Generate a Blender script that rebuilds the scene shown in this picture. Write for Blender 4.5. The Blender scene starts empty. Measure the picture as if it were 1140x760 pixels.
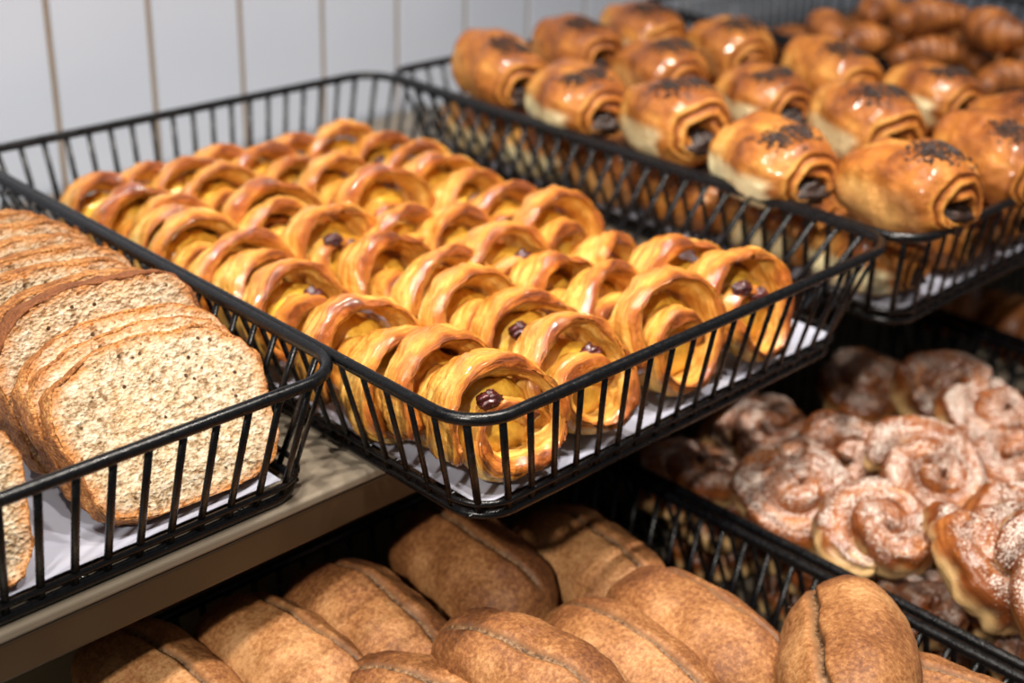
import bpy, math, random
import numpy as np
from mathutils import Vector, Matrix, Euler, noise

U = 0.30                     # one layout unit in metres
random.seed(7)
rng = np.random.default_rng(7)
scene = bpy.context.scene
COL = scene.collection

# ------------------------------------------------------------------ camera
F_PX = 1554.0
CAM_Z = 1.235                # camera height above the upper shelf, in units
Rw = np.array([[0.7137, -0.6997, 0.0322], [-0.2822, -0.3293, -0.9011], [0.6411, 0.6340, -0.4324]])
def orthonormal():
    f = Rw[2] / np.linalg.norm(Rw[2])
    r = Rw[0] - f * (Rw[0] @ f); r /= np.linalg.norm(r)
    return r, np.cross(f, r), f
c_right, c_down, c_fwd = orthonormal()
cam_data = bpy.data.cameras.new('camera')
cam = bpy.data.objects.new('camera', cam_data); COL.objects.link(cam)
m = Matrix(((c_right[0], -c_down[0], -c_fwd[0], 0), (c_right[1], -c_down[1], -c_fwd[1], 0),
            (c_right[2], -c_down[2], -c_fwd[2], CAM_Z * U), (0, 0, 0, 1)))
cam.matrix_world = m
cam_data.sensor_width = 36.0
cam_data.lens = F_PX / 1140.0 * 36.0
cam_data.clip_start = 0.02
cam_data.dof.use_dof = True
cam_data.dof.focus_distance = 2.16 * U
cam_data.dof.aperture_fstop = 5.4
scene.camera = cam

def at(px, py, z):
    """point (in units, measured from the upper shelf) where the sight line of a photo pixel meets height z"""
    d = c_right * (px - 570) + c_down * (py - 380) + c_fwd * F_PX
    t = (z - CAM_Z) / d[2]
    return np.array([0, 0, CAM_Z]) + d * t

# ------------------------------------------------------------------ materials
def srgb(r, g, b):
    f = lambda c: (c / 255 / 12.92) if c / 255 <= 0.04045 else ((c / 255 + 0.055) / 1.055) ** 2.4
    return (f(r), f(g), f(b), 1.0)

class Mat:
    def __init__(self, name):
        self.m = bpy.data.materials.new(name); self.m.use_nodes = True
        self.nt = self.m.node_tree
        self.b = self.nt.nodes['Principled BSDF']
    def n(self, typ, ins=None, **props):
        nd = self.nt.nodes.new(typ)
        for k, v in props.items(): setattr(nd, k, v)
        for k, v in (ins or {}).items(): self.put(nd.inputs[k], v)
        return nd
    def put(self, sock, v):
        if isinstance(v, bpy.types.NodeSocket): self.nt.links.new(v, sock)
        else: sock.default_value = v
    def set(self, **kw):
        for k, v in kw.items(): self.put(self.b.inputs[k.replace('_', ' ')], v)
    def coord(self, kind='Object', scale=(1, 1, 1)):
        tc = self.n('ShaderNodeTexCoord')
        mp = self.n('ShaderNodeMapping', {'Vector': tc.outputs[kind], 'Scale': scale})
        return mp.outputs[0]
    def noise(self, vec, scale, detail=3.0, rough=0.5, dist=0.0):
        return self.n('ShaderNodeTexNoise', {'Vector': vec, 'Scale': scale, 'Detail': detail, 'Roughness': rough, 'Distortion': dist}).outputs['Fac']
    def ramp(self, fac, stops, interp='LINEAR'):
        r = self.n('ShaderNodeValToRGB', {'Fac': fac}); cr = r.color_ramp; cr.interpolation = interp
        while len(cr.elements) < len(stops): cr.elements.new(0.5)
        for e, (p, c) in zip(cr.elements, stops):
            e.position = p; e.color = c if isinstance(c, tuple) else (c, c, c, 1)
        return r.outputs[0]
    def mix(self, fac, a, b, blend='MIX'):
        x = self.n('ShaderNodeMix', data_type='RGBA', blend_type=blend)
        self.put(x.inputs[0], fac); self.put(x.inputs[6], a); self.put(x.inputs[7], b)
        return x.outputs[2]
    def math(self, op, a, b=0.0, clamp=False):
        x = self.n('ShaderNodeMath', operation=op, use_clamp=clamp)
        self.put(x.inputs[0], a); self.put(x.inputs[1], b)
        return x.outputs[0]
    def attr(self, name):
        return self.n('ShaderNodeAttribute', attribute_name=name).outputs['Fac']
    def bump(self, h, strength=0.5, dist=0.001, normal=None):
        b = self.n('ShaderNodeBump', {'Height': h, 'Strength': strength, 'Distance': dist})
        if normal is not None: self.put(b.inputs['Normal'], normal)
        return b.outputs[0]
    def rand(self):
        return self.n('ShaderNodeObjectInfo').outputs['Random']

def mat_glazed():
    M = Mat('glazed_dough')
    obj = M.coord('Object')
    uv = M.coord('UV', (45, 16, 1))
    warp = M.noise(obj, 60, 2)
    uvw = M.n('ShaderNodeVectorMath', operation='ADD')
    M.put(uvw.inputs[0], uv)
    sc = M.n('ShaderNodeVectorMath', operation='SCALE'); M.put(sc.inputs[0], M.n('ShaderNodeTexNoise', {'Vector': obj, 'Scale': 90.0}).outputs['Color']); sc.inputs['Scale'].default_value = 1.6
    M.put(uvw.inputs[1], sc.outputs[0])
    lam = M.noise(uvw.outputs[0], 1.0, 6, 0.62)
    big = M.noise(obj, 55, 3, 0.55)
    fine = M.noise(obj, 480, 3, 0.6)
    brown = M.attr('brown')
    v = M.math('MULTIPLY', lam, 0.50)
    v = M.math('ADD', v, M.math('MULTIPLY', big, 0.34))
    v = M.math('ADD', v, M.math('MULTIPLY', fine, 0.10))
    v = M.math('ADD', v, M.math('MULTIPLY', brown, 0.40))
    v = M.math('ADD', v, M.math('MULTIPLY', M.math('SUBTRACT', M.rand(), 0.5), 0.08))
    col = M.ramp(v, [(0.32, srgb(238, 208, 134)), (0.43, srgb(224, 172, 84)), (0.54, srgb(206, 144, 58)), (0.66, srgb(182, 110, 36)),
                     (0.79, srgb(152, 78, 20)), (0.92, srgb(104, 48, 12)), (1.0, srgb(84, 36, 8))])
    med = M.noise(obj, 190, 3, 0.55)
    h = M.math('ADD', M.math('MULTIPLY', lam, 1.0), M.math('MULTIPLY', fine, 0.22))
    h = M.math('ADD', h, M.math('MULTIPLY', med, 0.5))
    nrm = M.bump(h, 0.9, 0.0022)
    gl = M.ramp(M.noise(obj, 70, 2), [(0.38, 0.25), (0.55, 1.0)])
    M.set(Base_Color=col, Roughness=0.55, Normal=nrm, Coat_Weight=gl, Coat_Roughness=0.06, Coat_IOR=1.6,
          Coat_Normal=M.bump(M.math('ADD', med, M.math('MULTIPLY', lam, 0.35)), 0.40, 0.0014), Specular_IOR_Level=0.25)
    return M.m

def mat_custard():
    M = Mat('custard'); obj = M.coord('Object')
    nz = M.noise(obj, 130, 4, 0.6)
    M.set(Base_Color=M.ramp(nz, [(0.3, srgb(206, 140, 40)), (0.6, srgb(240, 190, 70))]), Roughness=0.3,
          Normal=M.bump(nz, 0.6, 0.002), Coat_Weight=0.6, Coat_Roughness=0.12)
    return M.m

def mat_raisin():
    M = Mat('raisin_skin'); obj = M.coord('Object')
    nz = M.noise(obj, 260, 3, 0.6, 0.6)
    M.set(Base_Color=M.ramp(nz, [(0.3, srgb(26, 10, 12)), (0.7, srgb(84, 26, 26))]), Roughness=0.28,
          Normal=M.bump(nz, 0.9, 0.002), Coat_Weight=0.7, Coat_Roughness=0.15)
    return M.m

def mat_chocdough():
    M = Mat('chocolate_roll_dough'); obj = M.coord('Object')
    uv = M.coord('UV', (26, 1.0, 1))
    lam = M.noise(M.coord('UV', (14, 9, 1)), 1.4, 3, 0.5, 0.6)
    big = M.noise(obj, 34, 3, 0.5)
    fine = M.noise(obj, 300, 4, 0.65, 0.4)
    v = M.math('ADD', M.math('MULTIPLY', big, 0.52), M.math('MULTIPLY', lam, 0.20))
    v = M.math('ADD', v, M.math('MULTIPLY', fine, 0.16))
    v = M.math('ADD', v, M.math('MULTIPLY', M.attr('brown'), 0.30))
    v = M.math('ADD', v, M.math('MULTIPLY', M.math('SUBTRACT', M.rand(), 0.5), 0.10))
    col = M.ramp(v, [(0.28, srgb(222, 172, 98)), (0.40, srgb(200, 140, 66)), (0.50, srgb(172, 106, 42)),
                     (0.62, srgb(138, 76, 26)), (0.78, srgb(88, 42, 14))])
    pale = M.ramp(M.noise(M.coord('UV', (10, 70, 1)), 1.0, 3), [(0.35, srgb(226, 206, 150)), (0.65, srgb(246, 236, 196))])
    col = M.mix(M.attr('pale'), col, pale)
    blis = M.n('ShaderNodeTexVoronoi', {'Vector': obj, 'Scale': 230.0}, feature='SMOOTH_F1').outputs['Distance']
    h = M.math('ADD', M.math('MULTIPLY', fine, 1.1), M.math('MULTIPLY', lam, 0.6))
    h = M.math('ADD', h, M.math('MULTIPLY', blis, 0.5))
    gl = M.math('MULTIPLY', M.attr('glaze'), M.ramp(M.noise(obj, 60, 2), [(0.35, 0.1), (0.6, 0.9)]))
    M.set(Base_Color=col, Roughness=0.45, Normal=M.bump(h, 0.6, 0.0018), Coat_Weight=gl, Coat_Roughness=0.12, Specular_IOR_Level=0.3)
    return M.m

def mat_choc():
    M = Mat('dark_chocolate'); obj = M.coord('Object')
    nz = M.noise(obj, 220, 3, 0.6)
    M.set(Base_Color=M.ramp(nz, [(0.3, srgb(24, 13, 9)), (0.7, srgb(58, 36, 26))]), Roughness=0.5, Normal=M.bump(nz, 0.8, 0.002))
    return M.m

def mat_swirl():
    M = Mat('sugared_swirl_dough'); obj = M.coord('Object')
    lam = M.noise(M.coord('UV', (22, 7, 1)), 1.0, 4, 0.55, 0.4)
    big = M.noise(obj, 40, 3)
    v = M.math('ADD', M.math('MULTIPLY', lam, 0.55), M.math('MULTIPLY', big, 0.45))
    col = M.ramp(v, [(0.3, srgb(176, 112, 56)), (0.43, srgb(134, 74, 32)), (0.55, srgb(100, 50, 20)), (0.72, srgb(66, 30, 13))])
    col = M.mix(M.attr('pale'), col, srgb(224, 186, 128))
    # powder: grains that lie on the upper faces of the bun
    g = M.noise(obj, 880, 1, 0.5)
    cover = M.ramp(M.noise(obj, 42, 3, 0.6, 0.5), [(0.36, 0.25), (0.64, 0.75)])
    top = M.attr('powder')
    cut = M.math('ADD', M.math('MULTIPLY', cover, 0.30), M.math('MULTIPLY', top, 0.24))
    s = M.math('ADD', g, cut)
    pw = M.ramp(s, [(0.885, 0.0), (1.02, 0.8)])
    col = M.mix(pw, col, srgb(214, 202, 190))
    h = M.math('ADD', lam, M.math('MULTIPLY', g, 0.3))
    rg = M.math('ADD', 0.30, M.math('MULTIPLY', pw, 0.6))
    M.set(Base_Color=col, Roughness=rg, Normal=M.bump(h, 0.6, 0.0018))
    return M.m

def mat_roll():
    M = Mat('bran_roll_crust'); obj = M.coord('Object')
    big = M.noise(obj, 22, 4, 0.55)
    fleck = M.noise(obj, 430, 3, 0.7)
    v = M.math('ADD', M.math('MULTIPLY', big, 0.7), M.math('MULTIPLY', M.math('SUBTRACT', M.rand(), 0.5), 0.12))
    v = M.math('ADD', v, M.math('MULTIPLY', M.math('SUBTRACT', fleck, 0.22), 0.52))
    v = M.math('ADD', v, M.math('MULTIPLY', M.attr('brown'), 0.3))
    col = M.ramp(v, [(0.34, srgb(178, 132, 86)), (0.45, srgb(152, 103, 60)), (0.55, srgb(122, 75, 39)), (0.68, srgb(84, 47, 24))])
    groove = M.ramp(fleck, [(0.40, srgb(62, 40, 24)), (0.68, srgb(146, 112, 78))])
    col = M.mix(M.attr('groove'), col, groove)
    h = M.math('ADD', M.math('MULTIPLY', fleck, 0.6), M.noise(obj, 120, 3))
    M.set(Base_Color=col, Roughness=0.62, Normal=M.bump(h, 0.45, 0.0014), Specular_IOR_Level=0.35)
    return M.m

def mat_crumb():
    M = Mat('bread_crumb'); obj = M.coord('Object')
    st = M.coord('Object', (0.85, 1.0, 1.1))
    n1 = M.noise(st, 360, 4, 0.6, 0.15)
    vor = M.n('ShaderNodeTexVoronoi', {'Vector': st, 'Scale': 520.0}).outputs['Distance']
    n2 = M.noise(obj, 70, 3)
    base = M.ramp(n1, [(0.34, srgb(118, 90, 62)), (0.44, srgb(164, 140, 110)), (0.56, srgb(192, 174, 148)), (0.7, srgb(208, 194, 172))])
    base = M.mix(M.ramp(n2, [(0.5, 0.0), (0.75, 0.4)]), base, srgb(204, 164, 116))
    sd = M.n('ShaderNodeTexVoronoi', {'Vector': obj, 'Scale': 190.0})
    seeds = M.ramp(sd.outputs['Distance'], [(0.16, 1.0), (0.24, 0.0)])
    pick = M.ramp(M.n('ShaderNodeSeparateColor', {'Color': sd.outputs['Color']}).outputs[0], [(0.45, 0.0), (0.47, 1.0)])
    base = M.mix(M.math('MULTIPLY', seeds, pick), base, srgb(70, 48, 32))
    col = M.mix(M.attr('rimbrown'), base, srgb(176, 110, 50))
    h = M.math('ADD', n1, M.math('MULTIPLY', vor, 0.5))
    M.set(Base_Color=col, Roughness=0.85, Normal=M.bump(h, 0.9, 0.0020), Specular_IOR_Level=0.2)
    return M.m

def mat_crust():
    M = Mat('bread_crust'); obj = M.coord('Object')
    n1 = M.noise(obj, 90, 4, 0.6); n2 = M.noise(obj, 620, 3, 0.65)
    v = M.math('ADD', M.math('MULTIPLY', n1, 0.45), M.math('MULTIPLY', n2, 0.55))
    col = M.ramp(v, [(0.36, srgb(206, 158, 100)), (0.46, srgb(172, 114, 62)), (0.56, srgb(132, 80, 40)), (0.66, srgb(92, 52, 26))])
    col = M.mix(M.attr('topbrown'), col, M.ramp(v, [(0.35, srgb(142, 86, 48)), (0.65, srgb(98, 56, 30))]))
    M.set(Base_Color=col, Roughness=0.6, Normal=M.bump(v, 1.0, 0.0035), Specular_IOR_Level=0.25)
    return M.m

def mat_wire():
    M = Mat('black_coated_wire'); obj = M.coord('Object')
    n1 = M.noise(obj, 260, 4, 0.65)
    worn = M.ramp(M.noise(obj, 140, 4, 0.7), [(0.66, 0.0), (0.76, 0.35)])
    col = M.mix(worn, srgb(7, 7, 9), srgb(84, 88, 94))
    M.set(Base_Color=col, Roughness=M.ramp(n1, [(0.3, 0.20), (0.7, 0.40)]), Normal=M.bump(n1, 0.3, 0.0006), Specular_IOR_Level=0.38)
    return M.m

def mat_paper():
    M = Mat('printed_paper'); obj = M.coord('Object')
    br = M.n('ShaderNodeTexBrick', {'Vector': obj, 'Scale': 150.0, 'Mortar Size': 0.30, 'Brick Width': 0.42, 'Row Height': 0.55,
                                    'Color1': (0, 0, 0, 1), 'Color2': (0.25, 0.25, 0.25, 1), 'Mortar': (1, 1, 1, 1)})
    br.offset = 0.37
    patch = M.ramp(M.noise(obj, 14, 2), [(0.38, 0.0), (0.46, 0.85)])
    col = M.mix(patch, srgb(158, 160, 174), M.mix(br.outputs['Color'], srgb(96, 98, 108), srgb(158, 160, 174)))
    grease = M.ramp(M.noise(obj, 24, 3), [(0.5, 0.0), (0.7, 0.25)])
    M.set(Base_Color=M.mix(grease, col, srgb(150, 140, 130)), Roughness=0.5, Normal=M.bump(M.noise(obj, 40, 2), 0.3, 0.003))
    return M.m

def mat_metal():
    M = Mat('painted_shelf_metal'); obj = M.coord('Object')
    n1 = M.noise(obj, 30, 4, 0.6)
    col = M.ramp(n1, [(0.3, srgb(108, 98, 84)), (0.7, srgb(118, 108, 94))])
    M.set(Base_Color=col, Roughness=0.34, Metallic=0.0, Specular_IOR_Level=0.5, Normal=M.bump(n1, 0.05, 0.001))
    return M.m

def mat_tile():
    M = Mat('white_wall_planks'); obj = M.coord('Object')
    n1 = M.noise(obj, 5, 2)
    M.set(Base_Color=M.ramp(n1, [(0.35, srgb(184, 192, 206)), (0.7, srgb(190, 198, 212))]), Roughness=0.35, Normal=M.bump(n1, 0.05, 0.002))
    return M.m

def mat_plain(name, c, rough=0.6, **kw):
    M = Mat(name); n1 = M.noise(M.coord('Object'), 40, 3)
    c2 = tuple(x * 0.86 for x in c[:3]) + (1,)
    M.set(Base_Color=M.ramp(n1, [(0.3, c2), (0.7, c)]), Roughness=rough, **kw)
    return M.m

def mat_croissant():
    M = Mat('croissant_dough'); obj = M.coord('Object')
    lam = M.noise(M.coord('UV', (60, 3, 1)), 1.0, 3, 0.5, 0.3)
    v = M.math('ADD', M.math('MULTIPLY', lam, 0.5), M.math('MULTIPLY', M.noise(obj, 40, 3), 0.5))
    v = M.math('ADD', v, M.math('MULTIPLY', M.attr('brown'), 0.25))
    col = M.ramp(v, [(0.35, srgb(196, 128, 60)), (0.55, srgb(156, 92, 36)), (0.8, srgb(100, 52, 18))])
    M.set(Base_Color=col, Roughness=0.5, Normal=M.bump(lam, 0.8, 0.003), Coat_Weight=0.12, Coat_Roughness=0.25)
    return M.m

MT = dict(glazed=mat_glazed(), custard=mat_custard(), raisin=mat_raisin(), chocdough=mat_chocdough(), choc=mat_choc(),
          swirl=mat_swirl(), roll=mat_roll(), crumb=mat_crumb(), crust=mat_crust(), wire=mat_wire(), paper=mat_paper(),
          metal=mat_metal(), tile=mat_tile(), croissant=mat_croissant(),
          fascia=mat_plain('brown_fascia_paint', srgb(56, 41, 25), 0.4), panel=mat_plain('olive_panel_paint', srgb(84, 74, 52), 0.6),
          grout=mat_plain('grout', srgb(150, 132, 112), 0.9), floor=mat_plain('floor_tiles', srgb(120, 110, 100), 0.6))

# ------------------------------------------------------------------ mesh builder
class MB:
    def __init__(self): self.v = []; self.f = []; self.uv = []; self.attrs = {}; self.n = 0
    def add(self, verts, faces, uv=None, **attrs):
        verts = np.asarray(verts, float); k = len(verts)
        self.v.append(verts)
        self.f += [tuple(i + self.n for i in f) for f in faces]
        self.uv.append(np.zeros((k, 2)) if uv is None else np.asarray(uv, float))
        for a in attrs: self.attrs.setdefault(a, [(0, self.n)] if self.n else [])
        for a in self.attrs: self.attrs[a].append((attrs.get(a, 0), k))
        self.n += k
        return self
    def grid(self, P, cu=False, cv=True, uv=None, cap0=False, cap1=False, flip=False, **attrs):
        nu, nv = P.shape[:2]
        verts = P.reshape(-1, 3)
        faces = []
        for i in range(nu if cu else nu - 1):
            for j in range(nv if cv else nv - 1):
                a = i * nv + j; b = i * nv + (j + 1) % nv
                c = ((i + 1) % nu) * nv + (j + 1) % nv; d = ((i + 1) % nu) * nv + j
                faces.append((a, b, c, d) if not flip else (d, c, b, a))
        if cap0: f = tuple(range(nv)); faces.append(f[::-1] if not flip else f)
        if cap1: f = tuple((nu - 1) * nv + j for j in range(nv)); faces.append(f if not flip else f[::-1])
        at_ = {k: np.asarray(v).reshape(-1) for k, v in attrs.items()}
        return self.add(verts, faces, None if uv is None else uv.reshape(-1, 2), **at_)
    def box(self, x0, x1, y0, y1, z0, z1):
        v = [(x, y, z) for z in (z0, z1) for y in (y0, y1) for x in (x0, x1)]
        f = [(0, 2, 3, 1), (4, 5, 7, 6), (0, 1, 5, 4), (2, 6, 7, 3), (0, 4, 6, 2), (1, 3, 7, 5)]
        return self.add(v, f)
    def mesh(self, name, mat, smooth=True):
        me = bpy.data.meshes.new(name)
        V = np.concatenate(self.v)
        me.from_pydata([tuple(p) for p in V], [], self.f)
        UV = np.concatenate(self.uv)
        li = np.empty(len(me.loops), dtype=np.int32); me.loops.foreach_get('vertex_index', li)
        lay = me.uv_layers.new(name='UVMap'); lay.data.foreach_set('uv', UV[li].astype(np.float32).ravel())
        for a, chunks in self.attrs.items():
            arr = np.concatenate([np.full(k, x) if np.isscalar(x) else x for x, k in chunks]).astype(np.float32)
            at_ = me.attributes.new(a, 'FLOAT', 'POINT'); at_.data.foreach_set('value', arr)
        me.materials.append(mat)
        if smooth: me.polygons.foreach_set('use_smooth', [True] * len(me.polygons))
        me.update()
        return me

def link(name, me, parent=None, loc=None):
    o = bpy.data.objects.new(name, me); COL.objects.link(o)
    if parent is not None: o.parent = parent
    if loc is not None: o.location = loc
    return o
def tag(o, label=None, cat=None, group=None, kind=None):
    if label: o['label'] = label
    if cat: o['category'] = cat
    if group: o['group'] = group
    if kind: o['kind'] = kind
    return o
def thing(name, loc=(0, 0, 0), rot=(0, 0, 0), scale=1.0, **kw):
    o = bpy.data.objects.new(name, None); COL.objects.link(o)
    o.empty_display_size = 0.02
    o.location = loc; o.rotation_euler = rot; o.scale = (scale,) * 3
    return tag(o, **kw)
def copy_thing(proto, loc, rot, scale, **kw):
    r = proto.copy(); COL.objects.link(r)
    for k in ('label', 'category', 'group'):
        if k in r: del r[k]
    r.location = loc; r.rotation_euler = rot
    r.scale = scale if hasattr(scale, '__len__') else (scale,) * 3
    for ch in proto.children:
        c = ch.copy(); COL.objects.link(c); c.parent = r
    return tag(r, **kw)
used = set()
def use(proto, *a, **kw):
    """the first call places the prototype itself, later calls place copies of it"""
    if proto.name not in used:
        used.add(proto.name)
        loc, rot, sc = a
        proto.location = loc; proto.rotation_euler = rot
        proto.scale = sc if hasattr(sc, '__len__') else (sc,) * 3
        return tag(proto, **kw)
    return copy_thing(proto, *a, **kw)

def fb(P, freq, seed, octaves=3):
    """fractal noise sampled at an array of points"""
    off = Vector((seed * 13.7, seed * 7.1, seed * 3.3))
    sh = P.shape[:-1]
    out = [noise.fractal(Vector(p) * freq + off, 1.0, 2.0, octaves) for p in P.reshape(-1, 3)]
    return np.array(out).reshape(sh)
def sst(a, b, x): 
    t = np.clip((x - a) / (b - a), 0, 1); return t * t * (3 - 2 * t)
def tube(mb, pts, r, n=8, closed=False):
    pts = np.asarray(pts, float); T = np.gradient(pts, axis=0)
    if closed: T = np.roll(pts, -1, 0) - np.roll(pts, 1, 0)
    T /= np.linalg.norm(T, axis=1)[:, None]
    ref = np.array([0, 0, 1.0]) if abs(T[0][2]) < 0.9 else np.array([1.0, 0, 0])
    r = np.broadcast_to(np.asarray(r, float), (len(pts),))
    rings = []
    for p, t, rr in zip(pts, T, r):
        a = np.cross(t, ref); a /= np.linalg.norm(a); b = np.cross(a, t)
        th = np.linspace(0, 2 * math.pi, n, endpoint=False)
        rings.append(p + rr * (np.cos(th)[:, None] * a + np.sin(th)[:, None] * b))
    mb.grid(np.array(rings), cu=closed, cv=True, cap0=not closed, cap1=not closed, flip=True)

# ------------------------------------------------------------------ wire baskets
def rrect(x0, x1, y0, y1, z, r, n=8):
    pts = []
    for cx, cy, a0 in ((x1 - r, y1 - r, 0), (x0 + r, y1 - r, 90), (x0 + r, y0 + r, 180), (x1 - r, y0 + r, 270)):
        for k in range(n + 1):
            a = math.radians(a0 + 90 * k / n)
            pts.append((cx + r * math.cos(a), cy + r * math.sin(a), z))
    return np.array(pts)
def resample(pts, n):
    P = np.vstack([pts, pts[:1]]); d = np.r_[0, np.cumsum(np.linalg.norm(np.diff(P, axis=0), axis=1))]
    s = np.linspace(0, d[-1], n, endpoint=False)
    return np.stack([np.interp(s, d, P[:, i]) for i in range(3)], 1)

BW, BD = 1.16, 1.64
INX, INY = 0.078, 0.055
def basket(x0, y0, zrim, h, label, w=BW, d=BD, INX=INX):
    """all in units; (x0, y0) is the front corner of the rim on the low-x side"""
    root = thing('wire_basket', loc=(x0 * U, y0 * U, (zrim - h) * U), label=label, cat='basket', group='black wire display baskets')
    K = U
    rimp = rrect(0, w, 0, d, h, 0.085, 10)
    mb = MB(); tube(mb, rimp * K, 0.0105 * K, 12, True)
    link('rim', mb.mesh('rim', MT['wire']), root)
    botp = rrect(INX, w - INX, INY, d - INY, 0.008, 0.07, 10)
    mb = MB(); tube(mb, botp * K, 0.008 * K, 8, True)
    tube(mb, (rrect(INX - 0.009, w - INX + 0.009, INY - 0.008, d - INY + 0.008, 0.034, 0.075, 10)) * K, 0.0055 * K, 6, True)
    link('base_ring', mb.mesh('base_ring', MT['wire']), root)
    # flat bars of the four sides, evenly spaced around the loop
    total = 96
    top = resample(rimp, total); bot = resample(botp, total)
    # match spacing so that bars stay perpendicular to the side they stand on
    sides = {'front': [], 'back': [], 'near': [], 'far': []}
    cen = np.array([w / 2, d / 2, 0])
    for i in range(total):
        p, q = top[i], bot[i]
        u = (p[0] - w / 2) / (w / 2); v = (p[1] - d / 2) / (d / 2)
        key = ('far' if u > 0 else 'near') if abs(p[0] - w / 2) / (w / 2) * 1.0 > abs(v) and (0.04 < p[1] < d - 0.04) else ('back' if v > 0 else 'front')
        sides[key].append((p, q))
    for key, prs in sides.items():
        mb = MB()
        for p, q in prs:
            ax = q - p; L = np.linalg.norm(ax); ax /= L
            out = np.array([p[0] - q[0], p[1] - q[1], 0.0])
            nrm = np.array([1, 0, 0]) if key == 'far' else np.array([-1, 0, 0]) if key == 'near' else np.array([0, 1, 0]) if key == 'back' else np.array([0, -1, 0])
            if 1: 
                # at the rounded corners the bar faces outward along the corner
                cx = np.clip(p[0], 0.085, w - 0.085); cy = np.clip(p[1], 0.085, d - 0.085)
                dv = np.array([p[0] - cx, p[1] - cy, 0.0])
                if np.linalg.norm(dv) > 1e-6: nrm = dv / np.linalg.norm(dv)
            side = np.cross(ax, nrm); side /= np.linalg.norm(side)
            n2 = np.cross(side, ax)
            a, b = 0.0068, 0.0042
            th = np.linspace(0, 2 * math.pi, 8, endpoint=False) + math.pi / 8
            rings = [c + a * np.cos(th)[:, None] * side + b * np.sin(th)[:, None] * n2 for c in (p - ax * 0.0, (p + q) / 2, q)]
            mb.grid(np.array(rings) * K, cap0=True, cap1=True)
        link('side_grille', mb.mesh('side_grille', MT['wire']), root)
    mb = MB()
    for k in range(22):
        y = INY + 0.03 + (d - 2 * INY - 0.06) * k / 21
        tube(mb, np.array([(INX, y, 0.008), (w / 2, y, 0.006), (w - INX, y, 0.008)]) * K, 0.0045 * K, 6)
    for k in range(4):
        x = INX + 0.12 + (w - 2 * INX - 0.24) * k / 3
        tube(mb, np.array([(x, INY, 0.003), (x, d / 2, 0.002), (x, d - INY, 0.003)]) * K, 0.0045 * K, 6)
    link('base_grille', mb.mesh('base_grille', MT['wire']), root)
    return root
def liner(x0, y0, zfloor, label, w=BW, d=BD, inset=0.012):
    mb = MB(); nx, ny = 40, 60
    xs = np.linspace(INX + inset, w - INX - inset, nx); ys = np.linspace(INY + inset, d - INY - inset, ny)
    X, Y = np.meshgrid(xs, ys, indexing='ij')
    P = np.stack([X * U, Y * U, np.zeros_like(X)], -1)
    P[..., 2] = 0.0006 + 0.0012 * (fb(P, 14, 3, 2) + 0.8)
    ridge = np.exp(-((X - X.min()) / 0.02) ** 2) + np.exp(-((X.max() - X) / 0.02) ** 2) + np.exp(-((Y - Y.min()) / 0.02) ** 2)
    P[..., 2] += 0.004 * np.clip(ridge, 0, 1)
    Q = P.copy(); Q[..., 2] -= 0.0004
    mb.grid(P, cv=False); mb.grid(Q, cv=False, flip=True)
    o = link('paper_liner', mb.mesh('paper_liner', MT['paper']), None, (x0 * U, y0 * U, (zfloor + 0.012) * U))
    return tag(o, label, 'paper liner', 'printed paper liners in the baskets')

Z_RIM, HB = 0.235, 0.23
ZL, HL = -0.305, 0.32                 # lower tier: rim height, basket height
PX0, PY0 = 1.226, 1.289               # raisin pastry basket
AX0, AY0 = 0.055, 1.562               # bread basket
DX0, DY0 = 2.402, 1.262               # chocolate roll basket
EX0, EY0 = 3.66, 1.45                 # croissant basket
FX0, FY0 = 0.845, 0.21                # brown roll basket
GX0, GY0 = 2.045, 0.21                # sugared swirl basket
HX0, HY0 = 3.30, 0.21
basket(PX0, PY0, Z_RIM, HB, 'black wire basket filled with glazed raisin pastries')
basket(AX0, AY0, Z_RIM, HB, 'black wire basket holding sliced brown bread on the upper shelf', INX=0.045)
basket(DX0, DY0, Z_RIM, HB, 'black wire basket heaped with chocolate filled rolls', w=1.2)
basket(EX0, EY0, Z_RIM, HB, 'black wire basket under the dark brown croissants')
basket(FX0, FY0, ZL, HL, 'black wire basket of brown bread rolls below the shelf edge', w=1.165)
basket(GX0, GY0, ZL, HL, 'black wire basket full of sugar dusted swirl buns', w=1.2)
basket(HX0, HY0, ZL, HL, 'shadowed black wire basket beyond the sugar dusted buns, holding golden pastries')
FL = Z_RIM - HB + 0.0135               # paper level, upper tier
liner(PX0, PY0, Z_RIM - HB, 'printed white paper lining the basket of raisin pastries')
liner(AX0, AY0, Z_RIM - HB, 'printed white paper lining the basket of sliced bread')
liner(DX0, DY0, Z_RIM - HB, 'printed white paper lining the basket of chocolate rolls', w=1.2)

# ------------------------------------------------------------------ raisin pastries
def lump(mb, c, rad, seed, amp=0.2, freq=1.0, n=14, m_=18):
    th = np.linspace(0.02, math.pi - 0.02, n); ph = np.linspace(0, 2 * math.pi, m_, endpoint=False)
    T, Pp = np.meshgrid(th, ph, indexing='ij')
    D = np.stack([np.sin(T) * np.cos(Pp), np.sin(T) * np.sin(Pp), np.cos(T)], -1)
    nz = fb(D, freq, seed, 3)
    V = D * (1 + amp * nz)[..., None] * np.asarray(rad) + np.asarray(c)
    mb.grid(V, cap0=True, cap1=True, flip=True, uv=np.stack([T / math.pi, Pp / 6.28], -1))
    return mb

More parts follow.
